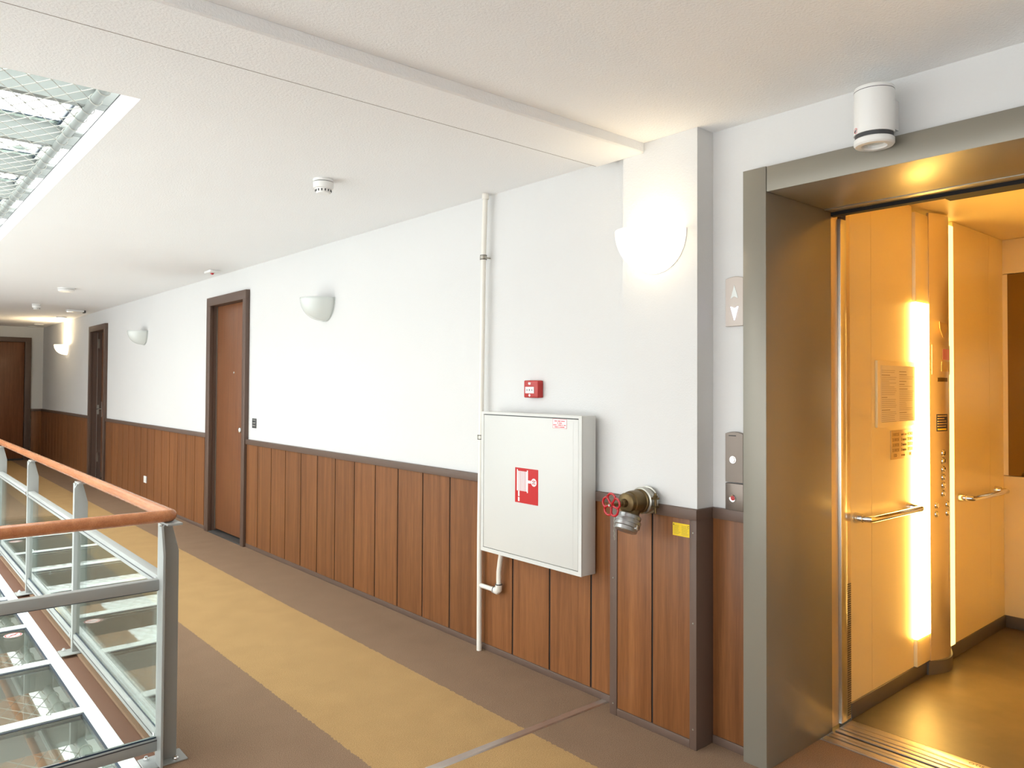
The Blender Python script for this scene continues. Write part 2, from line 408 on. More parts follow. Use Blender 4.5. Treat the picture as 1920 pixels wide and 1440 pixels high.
# ------------------------------------------------------------------ doors
def door_set(name, y0, y1, ajar=0):
    """casing, jambs and leaf of a corridor door in the right wall, opening y0..y1"""
    b = bmesh.new()
    fx = 2.60
    bx(b, fx, XW-.0005, y0-.073, y0, .0005, DH); bx(b, fx, XW-.0005, y1, y1+.1, .0005, DH)
    bx(b, fx, XW-.0005, y0-.073, y1+.1, DH, 2.292)
    f = struct(name, b, 'jamb', .0015)
    b = bmesh.new(); bx(b, XW, 2.80, y0-.0195, y0, .0005, DH); bx(b, XW, 2.80, y1, y1+.0195, .0005, DH); bx(b, XW, 2.80, y0-.0195, y1+.0195, DH, DH+.0195)
    obj('jamb', b, 'jamb', f)
    obj('threshold', box(2.605, 2.80, y0+.0005, y1-.0005, .0005, .012), 'stone', f, .002)
    return f
d1 = door_set('door_1', *D1)
lf = obj('door_leaf', box(2.672, 2.712, D1[0]+.003, D1[1]-.012, .03, DH-.003), 'doorwood', d1, .002, org=(2.672, D1[0], 0))
obj('edge_strip', box(2.668, 2.6718, D1[1]-.0115, D1[1]-.0005, .03, DH-.003), 'zinc', d1)
b = bmesh.new(); lathe(b, [(0, .004), (.024, .004), (.026, 0)], (2.672, 6.845, 1.028), (-1, 0, 0), 24); tube(b, [(2.669, 6.845, 1.028), (2.640, 6.845, 1.028)], .009)
lathe(b, [(.008, -.004), (.017, 0), (.026, .014), (.025, .026), (.016, .034), (0, .036)], (2.642, 6.845, 1.028), (-1, 0, 0), 24)
obj('door_knob', b, 'alu', lf, label='round satin metal door knob')
obj('peephole', lathe(bmesh.new(), [(0, .001), (.005, .003), (.009, .003), (.011, 0)], (2.672, 7.145, 1.553), (-1, 0, 0), 16), 'alu', lf)

d2 = door_set('door_2', *D2)
# leaf ajar, hinged at the near jamb, opening into the room
H2 = Vector((2.702, D2[0]+.004, 0)); ang = math.radians(-4)
e = obj('door_leaf', box(0, .04, 0, D2[1]-D2[0]-.02, .05, DH-.004), 'doorwood', d2, .002); e.location = H2; e.rotation_euler.z = ang
b = bmesh.new(); bx(b, -.004, -.0003, .745, .785, .94, 1.17); tube(b, [(-.003, .765, 1.06), (-.055, .765, 1.06), (-.06, .755, 1.06), (-.06, .64, 1.055)], .009)
o = link('lever_handle', mesh_of('lever_handle', b, 'alu'), e); o['label'] = 'steel lever handle on a long plate'
b = bmesh.new(); lathe(b, [(0, .003), (.01, .003), (.011, 0)], (-.0003, .72, .96), (-1, 0, 0), 12)
link('key_cylinder', mesh_of('key_cylinder', b, 'alu'), e)
b = box(-.004, -.0005, .62, .80, .06, .12); link('kick_bracket', mesh_of('kick_bracket', b, 'jamb'), e)
jy = D2[1]-.0005
obj('strike_strip', box(2.700, 2.706, jy-.003, jy, .05, DH-.005), 'alu', d2)
for z in (2.04, 1.05, .34):
    b = bmesh.new(); bx(b, 2.708, 2.732, jy-.003, jy, z-.07, z+.07); bx(b, 2.712, 2.728, jy-.0035, jy-.003, z-.04, z-.015); 
    obj('strike_plate', b, 'zinc', d2)

# door in the end wall
b = bmesh.new()
bx(b, D3[0]-.1, D3[0], YE-.04, YE-.0005, .0005, DH); bx(b, D3[1], D3[1]+.1, YE-.04, YE-.0005, .0005, DH); bx(b, D3[0]-.1, D3[1]+.1, YE-.04, YE-.0005, DH, 2.295)
d3 = struct('door_3', b, 'jamb', .0015)
b = bmesh.new(); bx(b, D3[0]-.0195, D3[0], YE, YE+.16, .0005, DH); bx(b, D3[1], D3[1]+.0195, YE, YE+.16, .0005, DH); bx(b, D3[0]-.0195, D3[1]+.0195, YE, YE+.16, DH, DH+.0195)
obj('jamb', b, 'jamb', d3)
obj('threshold', box(D3[0]+.0005, D3[1]-.0005, YE-.035, YE+.16, .0005, .028), 'stone', d3)
lf = obj('door_leaf', box(D3[0]+.003, D3[1]-.003, YE+.03, YE+.07, .03, DH-.003), 'doorwood', d3, .002, org=(D3[0], YE+.03, 0))
b = bmesh.new(); lathe(b, [(0, .004), (.024, .004), (.026, 0)], (1.44, YE+.03, 1.03), (0, -1, 0), 20); tube(b, [(1.44, YE+.028, 1.03), (1.44, YE-.02, 1.03), (1.56, YE-.022, 1.03)], .009)
obj('lever_handle', b, 'alu', lf)

# ------------------------------------------------------------------ lift surround
lf_ = thing('elevator_door_frame', (2.615, 1.09, 0), 'taupe grey metal surround of the lift doorway with deep reveal', 'door frame')
JL, JR = 1.568, .62
obj('jamb', box(2.615, 3.125, JL, 1.6675, .0008, 2.291), 'frame', lf_, .0015)
obj('jamb', box(2.615, 3.125, .525, JR, .0008, 2.291), 'frame', lf_, .0015)
obj('header', box(2.6165, 3.060, JR+.002, JL-.002, 2.193, 2.2895), 'frame', lf_, .0015)
obj('header_lip', box(3.062, 3.125, JR+.002, JL-.002, 2.190, 2.2895), 'frame', lf_, .001)
b = bmesh.new(); bx(b, 3.128, 3.165, .3, JL+.01, 2.176, 2.4)
obj('door_track', b, 'black', lf_, label='dark door track under the lift header')
b = bmesh.new(); bx(b, 3.170, 3.235, .3, 1.14, 2.180, 2.4)
obj('door_track', b, 'black', lf_)
# retracted sliding door panels (their leading edges) beside the opening
obj('door_pocket', box(3.127, 3.195, 1.575, 1.70, .012, 2.35), 'cabinsteel', lf_)
obj('door_panel', box(3.198, 3.254, 1.562, 1.90, .012, 2.175), 'alu', lf_, .006, label='steel leading edge of the retracted lift door')
obj('door_panel', box(3.127, 3.195, .16, .62, .012, 2.175), 'cabinsteel', lf_, .003)
sl = obj('sill', box(3.021, 3.13, .16, JL-.002, -.03, -.004), 'dark', lf_)
for x0, x1 in ((3.022, 3.034), (3.036, 3.066), (3.076, 3.098), (3.102, 3.124)):
    obj('sill_rail', box(x0, x1, .16, JL-.004, -.003, .004), 'sill', sl, .001)

# lift cabin
cb = thing('elevator_cabin', (3.30, 1.0, 0), 'warmly lit lift cabin with cream panels and brown vinyl floor', 'elevator')
CW, CR, CBK, CZ = 1.572, .16, 5.28, 2.35
obj('cabin_floor', box(3.294, CBK, CR, CW+.05, -.05, .003), 'vinyl', cb)
obj('cabin_ceiling', box(3.294, CBK+.05, CR-.05, CW+.1, CZ, CZ+.05), 'cabin', cb)
pc = obj('car_post', box(3.257, 3.292, 1.568, 1.69, .012, 2.36), 'cabinsteel', cb)
b = bmesh.new()
for i in range(60): bx(b, 3.259, 3.29, 1.5655, 1.5679, .03 + i*.0095, .035 + i*.0095)
o = obj('vent_rib', b, 'skirt', pc); o['kind'] = 'stuff'; o['label'] = 'fine ribbed vent at the foot of the lift post'
sl = obj('sill', box(3.136, 3.292, .16, JL-.002, -.03, -.004), 'dark', cb)
for x0, x1 in ((3.142, 3.166), (3.176, 3.198), (3.204, 3.240), (3.243, 3.291)):
    obj('sill_rail', box(x0, x1, .16, JL-.004, -.003, .004), 'sill', sl, .001)
text('sill_logo', 'OTIS', .026, 'skirt', sl, (3.268, 1.10, .0042), (0, -1, 0), (1, 0, 0), .0003, label='stamped maker letters on the sill')
obj('transom', box(3.257, 3.293, CR, CW, 2.215, 2.4), 'cabinsteel', cb, .002)
obj('wall_panel', box(3.294, 3.505, CW, CW+.04, .075, CZ-.002), 'cabin', cb)
obj('wall_panel', box(3.507, 3.958, CW, CW+.04, .075, CZ-.002), 'cabin', cb)
obj('wall_panel', box(4.485, 5.045, CW, CW+.04, .075, CZ-.002), 'cabin', cb)
obj('wall_panel', box(5.047, CBK-.001, CW, CW+.04, .075, CZ-.002), 'cabin', cb)
obj('wall_back_panel', box(CBK, CBK+.04, CR, CW+.04, .075, .915), 'cabin', cb, .0015)
obj('wall_back_panel', box(CBK, CBK+.04, CR, CW+.04, 2.14, CZ-.002), 'cabin', cb, .0015)
obj('mirror', box(CBK-.004, CBK+.03, CR+.03, 1.545, .918, 2.137), 'mirror', cb, .001, label='dark tinted mirror on the rear cabin wall')
obj('wall_back_panel', box(CBK, CBK+.04, 1.5455, CW+.04, .918, 2.137), 'cabin', cb)
obj('wall_panel', box(3.294, CBK, CR-.04, CR, .075, CZ-.002), 'cabin', cb)
obj('front_return', box(3.294, 3.33, CR, .60, .075, CZ-.002), 'cabin', cb)
obj('skirting', box(3.296, 4.12, CW-.006, CW+.02, .004, .074), 'skirt', cb, .002)
obj('skirting', box(4.43, CBK-.002, CW-.006, CW+.02, .004, .074), 'skirt', cb, .002)
obj('skirting', box(CBK-.008, CBK+.02, CR, CW-.007, .004, .074), 'skirt', cb, .002)
obj('skirting', box(3.296, CBK-.01, CR-.02, CR+.006, .004, .074), 'skirt', cb, .002)
# light column: blank covers above and below the lit diffuser
def arcpanel(x0, x1, y_edge, bulge, z0, z1, mt, name, parent, n=14, label=None):
    pts = []
    for i in range(n+1):
        t = i/n; pts.append((x0 + (x1-x0)*t, y_edge - bulge*math.sin(PI*t)))
    poly = pts + [(x1, y_edge+.012), (x0, y_edge+.012)]
    return obj(name, prism(bmesh.new(), poly, 'z', z0, z1), mt, parent, label=label)
obj('light_cover', box(3.960, 4.116, 1.556, CW+.03, 1.872, CZ-.03), 'cabin', cb, .002)
obj('light_cover', box(3.960, 4.116, 1.556, CW+.03, .075, .208), 'cabin', cb, .002)
obj('glow_strip', box(3.960, 4.116, 1.552, CW+.03, .21, 1.87), 'strip', cb, .003, label='glowing tall fluorescent strip in the cabin corner column')
obj('glow_strip', box(4.376, 4.481, 1.566, CW+.03, .075, CZ-.03), 'edge_glow', cb, .002, label='pale panel edge beside the control column, its caught light painted as glow')  # panel edge, no lamp; the light on it is added as glow
cop = arcpanel(4.118, 4.372, 1.553, .034, .072, CZ-.012, 'cabinsteel', 'control_column', cb, label='curved brushed steel lift control column')
arcpanel(4.100, 4.39, 1.555, .046, .004, .0715, 'skirt', 'skirting', cb)
def cop_y(x): return 1.553 - .034*math.sin(PI*(x-4.118)/.254)
for i in range(6):
    z = 1.114 - i*.0412
    obj('button', lathe(bmesh.new(), [(0, .010), (.011, .009), (.014, .005), (.0165, .0045), (.018, 0)], (4.205, cop_y(4.205), z), (0, -1, 0), 20), 'chrome', cop)
for x in (4.143+.012, 4.245):
    for z in (.85, .806):
        obj('button', lathe(bmesh.new(), [(0, .010), (.011, .009), (.014, .005), (.0165, .0045), (.018, 0)], (x, cop_y(x), z), (0, -1, 0), 20), 'chrome', cop)
def on_column(name, x0, x1, z0, z1, off, mt, parent, label=None, n=6):
    """thin plate following the curved column, off in front of it"""
    xs = [x0 + (x1-x0)*i/n for i in range(n+1)]
    poly = [(x, cop_y(x)-off) for x in xs] + [(x, cop_y(x)-off+.0009) for x in reversed(xs)]
    return obj(name, prism(bmesh.new(), poly, 'z', z0, z1), mt, parent, label=label)
ws = obj('warning_sticker', prism(bmesh.new(), [(4.155, 1.782), (4.255, 1.776), (4.250, 1.745), (4.215, 1.705), (4.198, 1.705), (4.158, 1.748)], 'y', 1.5175, 1.5184), 'goldplate', cop, label='pale triangular warning sticker')
dp = on_column('display_frame', 4.128, 4.30, 1.515, 1.665, .004, 'cabinsteel', cop, label='framed floor indicator display')
on_column('screen', 4.20, 4.285, 1.59, 1.645, .0052, 'display', dp)
on_column('plate', 4.19, 4.285, 1.53, 1.58, .0052, 'goldplate', dp)
on_column('keyhole_plate', 4.165, 4.255, 1.478, 1.498, .0015, 'brass', cop)
bs = on_column('info_sticker', 4.158, 4.252, 1.225, 1.312, .0012, 'navy', cop, label='dark blue information sticker')
for i, (a, c) in enumerate(((4.165, 4.24), (4.165, 4.215), (4.165, 4.235), (4.165, 4.24), (4.165, 4.23))):
    on_column('print_line', a, c, 1.300-i*.013, 1.305-i*.013, .0022, 'goldplate', bs)
on_column('print_line', 4.165, 4.235, 1.231, 1.239, .0022, 'yellow', bs)

def grab_rail(name, p0, p1, n, label):
    """rail from p0 to p1 (on the wall), standing off along n"""
    p0, p1, n = Vector(p0), Vector(p1), Vector(n); d = (p1-p0).normalized()
    t = obj(name, tube(bmesh.new(), [p0+n*.012, p0+n*.045, p0+n*.062+d*.008, p0+n*.068+d*.025, p1+n*.068-d*.025, p1+n*.062-d*.008, p1+n*.045, p1+n*.012], .0145, 14), 'chrome', cb, label=label)
    for p in (p0, p1): obj('flange', lathe(bmesh.new(), [(0, 0), (.024, 0), (.024, .006), (.017, .035), (.0148, .036)], p, n, 20), 'chrome', t)
grab_rail('grab_rail', (3.345, CW, .872), (3.90, CW, .866), (0, -1, 0), 'chrome grab rail nearest the lift door')
grab_rail('grab_rail', (4.56, CW, .85), (5.13, CW, .842), (0, -1, 0), 'chrome grab rail beyond the control column')
grab_rail('grab_rail', (CBK, 1.44, .825), (CBK, .35, .825), (-1, 0, 0), 'chrome grab rail below the mirror')
# cabin lamp
nb = thing('notice_frame', (3.76, CW, 1.26), 'framed two-column notice on the cream lift wall', 'notice')
obj('frame', box(3.545, 3.978, CW-.012, CW-.0005, 1.262, 1.572), 'cabin', nb, .001)
sh = obj('sheet', box(3.575, 3.955, CW-.0128, CW-.0121, 1.285, 1.55), 'tanpaper', nb)
rr = random.Random(3)
for x0, w in ((3.585, .16), (3.775, .165)):
    z = 1.535
    while z > 1.295:
        hd = rr.random() < .2
        z -= .009 if not hd else .014
        ln = w*(rr.uniform(.3, .6) if hd or rr.random() < .2 else rr.uniform(.85, 1))
        obj('print_line', box(x0, x0+ln, CW-.0132, CW-.0129, z, z + (.0034 if hd else .0017)), 'greyprint', sh)
fp = thing('floor_directory', (3.84, CW, 1.1), 'small brass floor directory plate under the notice', 'sign')
obj('plate', box(3.703, 3.985, CW-.004, CW-.0005, 1.105, 1.243), 'goldplate', fp, .001)
for i, row in enumerate((('1002E', 'wvin', '4202'), ('2302E', '1won', '2302'), ('3302E', '2won', '3352'), ('2302E', '1won', '2232'), (' ED', 'von', ' DE'))):
    for x, wd in zip((3.718, 3.815, 3.890), row):
        for k, ch in enumerate(wd):
            if ch != ' ': text('letter', ch, .021, 'brownprint', fp, (x + k*.0155, CW-.0045, 1.222-i*.0248), (1, 0, 0), (0, 0, 1), .0004)

# ------------------------------------------------------------------ lift landing fittings
ip = thing('direction_indicator', (LX, 1.735, 1.69), 'slim steel lift direction indicator with lit down arrow', 'indicator')
IY0, IY1 = 1.690, 1.772
def tombstone(y0, y1, z0, z1, arc, x0, x1):
    pts = [(y0, z0), (y1, z0), (y1, z1-arc)]
    for i in range(1, 8): t = i/8; pts.append((y1 + (y0-y1)*t, z1 - arc + arc*math.sin(PI*t)))
    pts.append((y0, z1-arc)); return prism(bmesh.new(), pts, 'x', x0, x1)
obj('plate', tombstone(IY0, IY1, 1.69, 1.889, .008, LX-.018, LX-.0005), 'satin', ip, .0015, seg=1)
ca = 1.730
def arrow(zc, s):
    return [(ca, zc+s*.03), (ca-.017, zc-s*.024), (ca, zc-s*.016), (ca+.017, zc-s*.024)]
obj('arrow', prism(bmesh.new(), arrow(1.825, 1), 'x', LX-.0192, LX-.0182), 'bulbglass', ip)
obj('arrow', prism(bmesh.new(), arrow(1.744, -1), 'x', LX-.0192, LX-.0182), 'arrowlit', ip, label='glowing white-blue down arrow')
cp = thing('call_button_panel', (LX, 1.735, .95), 'brown-grey metal lift call button panel beside the doorway', 'button panel')
obj('plate', tombstone(IY0, IY1, 1.066, 1.268, .008, LX-.02, LX-.0005), 'bronze', cp, .0015, seg=1)
lo = obj('plate', box(LX-.02, LX-.0005, IY0, IY1, .948, 1.062), 'bronze', cp, .003)
obj('button', lathe(bmesh.new(), [(0, .004), (.010, .004), (.012, .002), (.0145, .002), (.0155, 0)], (LX-.02, 1.736, 1.156), (-1, 0, 0), 22), 'chrome', cp)
kb = obj('key_switch', lathe(bmesh.new(), [(0, .002), (.012, .002), (.0145, .003), (.0155, 0)], (LX-.02, 1.736, 1.003), (-1, 0, 0), 22), 'chrome', lo)
obj('red_insert', lathe(bmesh.new(), [(0, .0028), (.0095, .0026), (.0098, .0018)], (LX-.02, 1.736, 1.003), (-1, 0, 0), 18), 'redbox', kb)
obj('slot', box(LX-.0208, LX-.0201, 1.722, 1.755, 1.250, 1.2535), 'print', cp)

dl = thing('wall_downlight', (LX, 1.130, 2.25), 'white cylindrical downlight mounted above the lift frame', 'lamp')
DX = 2.550
obj('housing', lathe(bmesh.new(), [(0, .195), (.056, .195), (.061, .193), (.0625, .188), (.0625, .038), (0, .038)], (DX, 1.130, 2.250), n=40), 'whiteplastic', dl)
obj('collar', lathe(bmesh.new(), [(.059, .022), (.059, .039)], (DX, 1.130, 2.250), n=36), 'dark', dl)
obj('trim_ring', lathe(bmesh.new(), [(.059, .024), (.0625, .021), (.0625, .006), (.058, 0), (.040, 0), (.037, .004), (.037, .02)], (DX, 1.130, 2.250), n=40), 'whiteplastic', dl)
obj('lens', lathe(bmesh.new(), [(0, .016), (.037, .014)], (DX, 1.130, 2.250), n=30), 'bulbglass', dl)
obj('lid_line', lathe(bmesh.new(), [(.0627, .1795), (.0629, .1805), (.0627, .1815)], (DX, 1.130, 2.250), n=40), 'dark', dl)
bk = obj('bracket', box(DX+.058, LX-.0005, 1.10, 1.16, 2.32, 2.42), 'whiteplastic', dl)
b = bmesh.new()
sd = Vector((-math.cos(math.radians(38)), math.sin(math.radians(38)), 0)) * .0632
o = obj('sticker', lathe(bmesh.new(), [(.0075, 0), (.009, .0004), (.0095, 0)], Vector((DX, 1.130, 2.300)) + sd, sd, 20), 'redprint', dl)
tube(b, [Vector((DX, 1.130, 2.294)) + sd*1.003 + Vector((0, .003, 0)), Vector((DX, 1.130, 2.306)) + sd*1.003 - Vector((0, .003, 0))], .0012, 6)
obj('mark', b, 'print', dl)

# ------------------------------------------------------------------ wall sconces
def sconce(x, y, z, lit, label):
    t = thing('wall_sconce', (x, y, z), label, 'lamp', 'half-bowl wall sconces along the corridor')
    A, DP, HH = .152, .188, .168; nu, nv = 28, 14
    def shell(s):
        b = bmesh.new(); g = []
        for j in range(nv+1):
            tt = j/nv; a = tt*PI/2
            r = math.cos(a)**.82 if tt < 1 else 0
            g.append([b.verts.new((x - .004 - s*DP*r*math.sin(PI*i/nu)**.9 if 0 < i < nu else x-.004, y + s*A*r*math.cos(PI*i/nu), z - s*HH*math.sin(a))) for i in range(nu+1)])
        for j in range(nv):
            for i in range(nu): b.faces.new((g[j][i], g[j][i+1], g[j+1][i+1], g[j+1][i]))
        bmesh.ops.remove_doubles(b, verts=b.verts, dist=1e-5)
        return b
    o = obj('glass_bowl', shell(1), 'bulblit' if lit else 'bulbglass', t)
    md = o.modifiers.new('thick', 'SOLIDIFY'); md.thickness = .004; md.offset = -1
    # back plate, a slightly larger half disc on the wall
    pts = [(y + (A+.006)*math.cos(PI*i/24), z + .001 - (HH+.007)*math.sin(PI*i/24)**.9) for i in range(25)]
    obj('back_plate', prism(bmesh.new(), pts, 'x', x-.0035, x-.0005), 'bulbglass' if not lit else 'whiteplastic', t)
    b = bmesh.new(); lathe(b, [(0, 0), (.012, .004), (.019, .03), (.017, .05), (0, .06)], (x-.062, y, z-.085), n=18)
    obj('bulb', b, 'bulblit' if lit else 'whiteplastic', t)
    if lit:
        l = bpy.data.lights.new('sconce_light', 'POINT'); l.energy = lit; l.color = (1, .78, .48); l.shadow_soft_size = .03
        lo_ = bpy.data.objects.new('sconce_light', l); COL.objects.link(lo_); lo_.parent = t; lo_.location = (-.062, 0, -.018)
sconce(2.56, 2.05, 2.098, .11, 'glowing half-bowl glass sconce on the white pilaster')
sconce(XW, 5.235, 2.088, 0, 'unlit frosted half-bowl sconce between the hose cabinet and the first door')
sconce(XW, 10.02, 2.088, 0, 'unlit frosted half-bowl sconce between the two brown doors')
sconce(XW, 14.62, 2.088, 9, 'glowing half-bowl sconce at the dim far end')

# ------------------------------------------------------------------ hose cabinet, riser pipe, alarm point, valve
hc = thing('fire_hose_cabinet', (2.58, 2.81, .575), 'white metal fire hose cabinet with red hose reel sign', 'cabinet')
CX0, CXB = 2.52, 2.611
cbd = obj('body', box(CX0+.004, CXB, 2.444, 3.186, .574, 1.309), 'cabwhite', hc, .003)
# rim around the door and the door itself
b = bmesh.new(); y0, y1, z0, z1 = 2.444, 3.186, .574, 1.309; w = .020
bx(b, CX0-.004, CX0+.0039, y0, y0+w, z0, z1); bx(b, CX0-.004, CX0+.0039, y1-w, y1, z0, z1); bx(b, CX0-.004, CX0+.0039, y0+w, y1-w, z0, z0+w); bx(b, CX0-.004, CX0+.0039, y0+w, y1-w, z1-.013, z1)
obj('rim', b, 'cabwhite', hc)
obj('seam', box(CX0+.0030, CX0+.0039, y0+w, y1-w, z0+w, z1-.013), 'dark', hc)
dr = obj('door', box(CX0-.003, CX0+.0029, y0+w+.0025, y1-w-.0015, z0+w+.0025, z1-.0175), 'cabwhite', hc, .0015)
obj('fold', box(CX0-.0036, CX0-.0031, 2.4985, 2.5005, z0+.03, z1-.03), 'cabwhite', dr)
sg = obj('hose_sign', box(CX0-.0042, CX0-.0031, 2.738, 2.909, .862, 1.036), 'redsign', dr, label='red square sign with white hose reel pictogram')
SX0, SX1 = CX0-.0048, CX0-.0043
def sy(u): return 2.909 - u*.171
def sz(v): return 1.036 - v*.174
def srect(u0, u1, v0, v1): return box(SX0, SX1, sy(u1), sy(u0), sz(v1), sz(v0))
for k in range(6): obj('hose_coil', srect(.135 + k*.068, .135 + k*.068 + .045, .09, .655), 'whiteplastic', sg)
obj('reel_flange', srect(.085, .125, .05, .66), 'whiteplastic', sg); obj('reel_flange', srect(.525, .57, .05, .69), 'whiteplastic', sg)
obj('hose_end', srect(.14, .2, .66, .82), 'whiteplastic', sg); obj('nozzle', srect(.135, .205, .845, .96), 'whiteplastic', sg, .004)
obj('axle', srect(.57, .70, .33, .41), 'whiteplastic', sg)
cyy, czz = sy(.825), sz(.37)
b = lathe(bmesh.new(), [(.0125, 0), (.0125, .0005), (.0195, .0005), (.0195, 0)], (SX1, cyy, czz), (-1, 0, 0), 26)
bx(b, SX0, SX1, cyy-.013, cyy+.013, czz-.003, czz+.003); bx(b, SX0, SX1, cyy-.003, cyy+.003, czz-.013, czz+.013)
obj('crank', b, 'whiteplastic', sg)
lb = obj('instruction_label', box(CX0-.0042, CX0-.0031, 2.541, 2.636, 1.246, 1.290), 'whiteplastic', dr, label='small white label with red lettering')
b = bmesh.new(); f0 = CX0-.0047
bx(b, f0, CX0-.0043, 2.541, 2.636, 1.2886, 1.290); bx(b, f0, CX0-.0043, 2.541, 2.636, 1.246, 1.2474); bx(b, f0, CX0-.0043, 2.541, 2.5422, 1.2474, 1.2886); bx(b, f0, CX0-.0043, 2.6348, 2.636, 1.2474, 1.2886)
obj('border', b, 'redprint', lb)
for i, segs in enumerate((((.12, .32), (.36, .56), (.60, .86)), ((.32, .40), (.44, .66)), ((.04, .26), (.31, .35), (.40, .64), (.68, .74), (.80, .93)), ((.14, .38), (.42, .48), (.52, .84)))):
    for a, c in segs: obj('word', box(f0, CX0-.0043, 2.636 - c*.095, 2.636 - a*.095, 1.2775 - i*.0092, 1.2820 - i*.0092), 'redprint', lb)

rp = thing('water_riser_pipe', (2.597, 3.33, 0), 'thin cream vertical water pipe running from floor to ceiling', 'pipe')
RX = 2.592
obj('riser', tube(bmesh.new(), [(RX, 3.290, .001), (RX, 3.292, .6), (RX, 3.283, 1.4), (RX, 3.272, 2.15), (RX, 3.258, ZC-.001)], .0142, 14), 'pipewhite', rp)
obj('ceiling_collar', lathe(bmesh.new(), [(.0145, -.03), (.019, -.03), (.019, 0)], (RX, 3.258, ZC-.001), n=20), 'pipewhite', rp)
obj('branch_pipe', tube(bmesh.new(), [(RX, 3.2775, .356), (RX, 3.155, .356)], .0125, 12), 'pipewhite', rp)
obj('drop_pipe', tube(bmesh.new(), [(RX, 3.125, .372), (RX, 3.125, .42), (RX-.002, 3.122, .46), (RX-.006, 3.108, .52), (RX-.007, 3.100, .55), (RX-.007, 3.099, .5735)], .0135, 12), 'pipewhite', rp)
b = bmesh.new(); tube(b, [(RX, 3.165, .356), (RX, 3.135, .354), (RX, 3.126, .361), (RX, 3.125, .392)], .0185, 14)
el = obj('elbow', b, 'pipewhite', rp)
b = bmesh.new(); lathe(b, [(.0187, 0), (.0195, .002), (.0195, .004), (.0187, .006)], (RX, 3.125, .389), n=20); lathe(b, [(.0187, 0), (.0195, .002), (.0195, .004), (.0187, .006)], (RX, 3.162, .356), (0, -1, 0), n=20)
obj('seal_ring', b, 'dark', el)
for z in (2.15, 1.163):
    y = 3.272 if z > 2 else 3.285
    cl = obj('pipe_clamp', lathe(bmesh.new(), [(.0145, -.013), (.0185, -.013), (.0185, .013), (.0145, .013)], (RX, y, z), n=20), 'zinc', rp)
    b = bmesh.new(); lathe(b, [(.0187, 0), (.0198, .0015), (.0187, .003)], (RX, y, z-.012), n=20); lathe(b, [(.0187, 0), (.0198, .0015), (.0187, .003)], (RX, y, z+.009), n=20)
    obj('rubber_band', b, 'black', cl)
    b = bmesh.new(); tube(b, [(RX+.018, y, z), (XW-.0005, y, z)], .004, 8); bx(b, RX-.004, RX+.004, y+.0175, y+.028, z-.010, z+.010)
    obj('stud', b, 'zinc', cl)

cpnt = thing('fire_alarm_call_point', (XW, 2.905, 1.38), 'red manual fire alarm call point above the hose cabinet', 'alarm')
obj('housing', box(2.600, XW-.0005, 2.835, 2.942, 1.385, 1.474), 'redbox', cpnt, .006, seg=3)
obj('glass_window', box(2.5975, 2.5998, 2.862, 2.928, 1.408, 1.441), 'whiteplastic', cpnt, .0008)
for y, wd in ((2.913, .007), (2.895, .0035), (2.877, .007)):
    obj('mark', box(2.5968, 2.5974, y-wd, y+wd, 1.4235, 1.4265) if wd > .004 else box(2.5968, 2.5974, y-.0025, y+.0025, 1.420, 1.430), 'print', cpnt)
obj('flame_mark', prism(bmesh.new(), [(2.890, 1.452), (2.904, 1.452), (2.907, 1.460), (2.899, 1.466), (2.897, 1.461), (2.888, 1.465)], 'x', 2.5990, 2.5998), 'whiteplastic', cpnt)
obj('test_slot', lathe(bmesh.new(), [(0, .0008), (.0065, .0008), (.007, 0)], (2.5998, 2.897, 1.3975), (-1, 0, 0), 16), 'whiteplastic', cpnt)

VX, VY, VZ = 2.538, 2.075, .968
vt = thing('fire_hydrant_valve', (2.55, VY, VZ), 'brass dry riser outlet valve with red flower-shaped handwheel', 'valve')
obj('wall_collar', lathe(bmesh.new(), [(0, 0), (.058, 0), (.058, .006), (.052, .008), (.052, .020), (.056, .022), (.056, .044), (.050, .048), (0, .048)], (2.537, VY, VZ), (-1, 0, 0), 36), 'zinc', vt)
b = bmesh.new(); bx(b, 2.492, 2.516, VY-.078, VY-.054, VZ+.012, VZ+.020); bx(b, 2.492, 2.516, VY-.078, VY-.054, VZ-.022, VZ-.014)
tube(b, [(2.504, VY-.067, VZ-.045), (2.504, VY-.067, VZ+.038)], .0055, 10); lathe(b, [(0, .008), (.010, .008), (.010, 0)], (2.504, VY-.067, VZ+.02), n=6)
obj('clamp_bolt', b, 'brass', vt)
BX = 2.49
obj('body', lathe(bmesh.new(), [(0, 0), (.047, 0), (.050, .004), (.050, .010), (.045, .014), (.047, .020), (.047, .055), (.045, .070), (.041, .074), (.041, .094), (.036, .098), (.018, .101), (.016, .118), (.012, .122), (0, .122)], (BX, VY, VZ), (-1, 0, 0), 36), 'brass', vt)
obj('stem', tube(bmesh.new(), [(BX-.100, VY, VZ), (BX-.19, VY, VZ)], [.011, .0075], 12), 'brass', vt)
# handwheel: five lobes
WX = BX - .182; b = bmesh.new(); N = 90
tube(b, [(WX, VY + (.0325 + .0135*abs(math.cos(2.5*a))**.6)*math.sin(a), VZ + (.0325 + .0135*abs(math.cos(2.5*a))**.6)*math.cos(a)) for a in (2*PI*k/N for k in range(N))], .0048, 8, closed=True)
for k in range(5):
    a = 2*PI*(k+.5)/5
    tube(b, [(WX, VY, VZ), (WX, VY+.032*math.sin(a), VZ+.032*math.cos(a))], [.005, .0042], 8)
lathe(b, [(0, .008), (.010, .008), (.012, 0), (.012, -.006), (0, -.008)], (WX, VY, VZ), (-1, 0, 0), 16)
hw = obj('handwheel', b, 'redpaint', vt, label='red flower-shaped handwheel')
obj('nut', lathe(bmesh.new(), [(0, .006), (.005, .006), (.006, 0)], (WX-.008, VY, VZ), (-1, 0, 0), 6), 'zinc', hw)
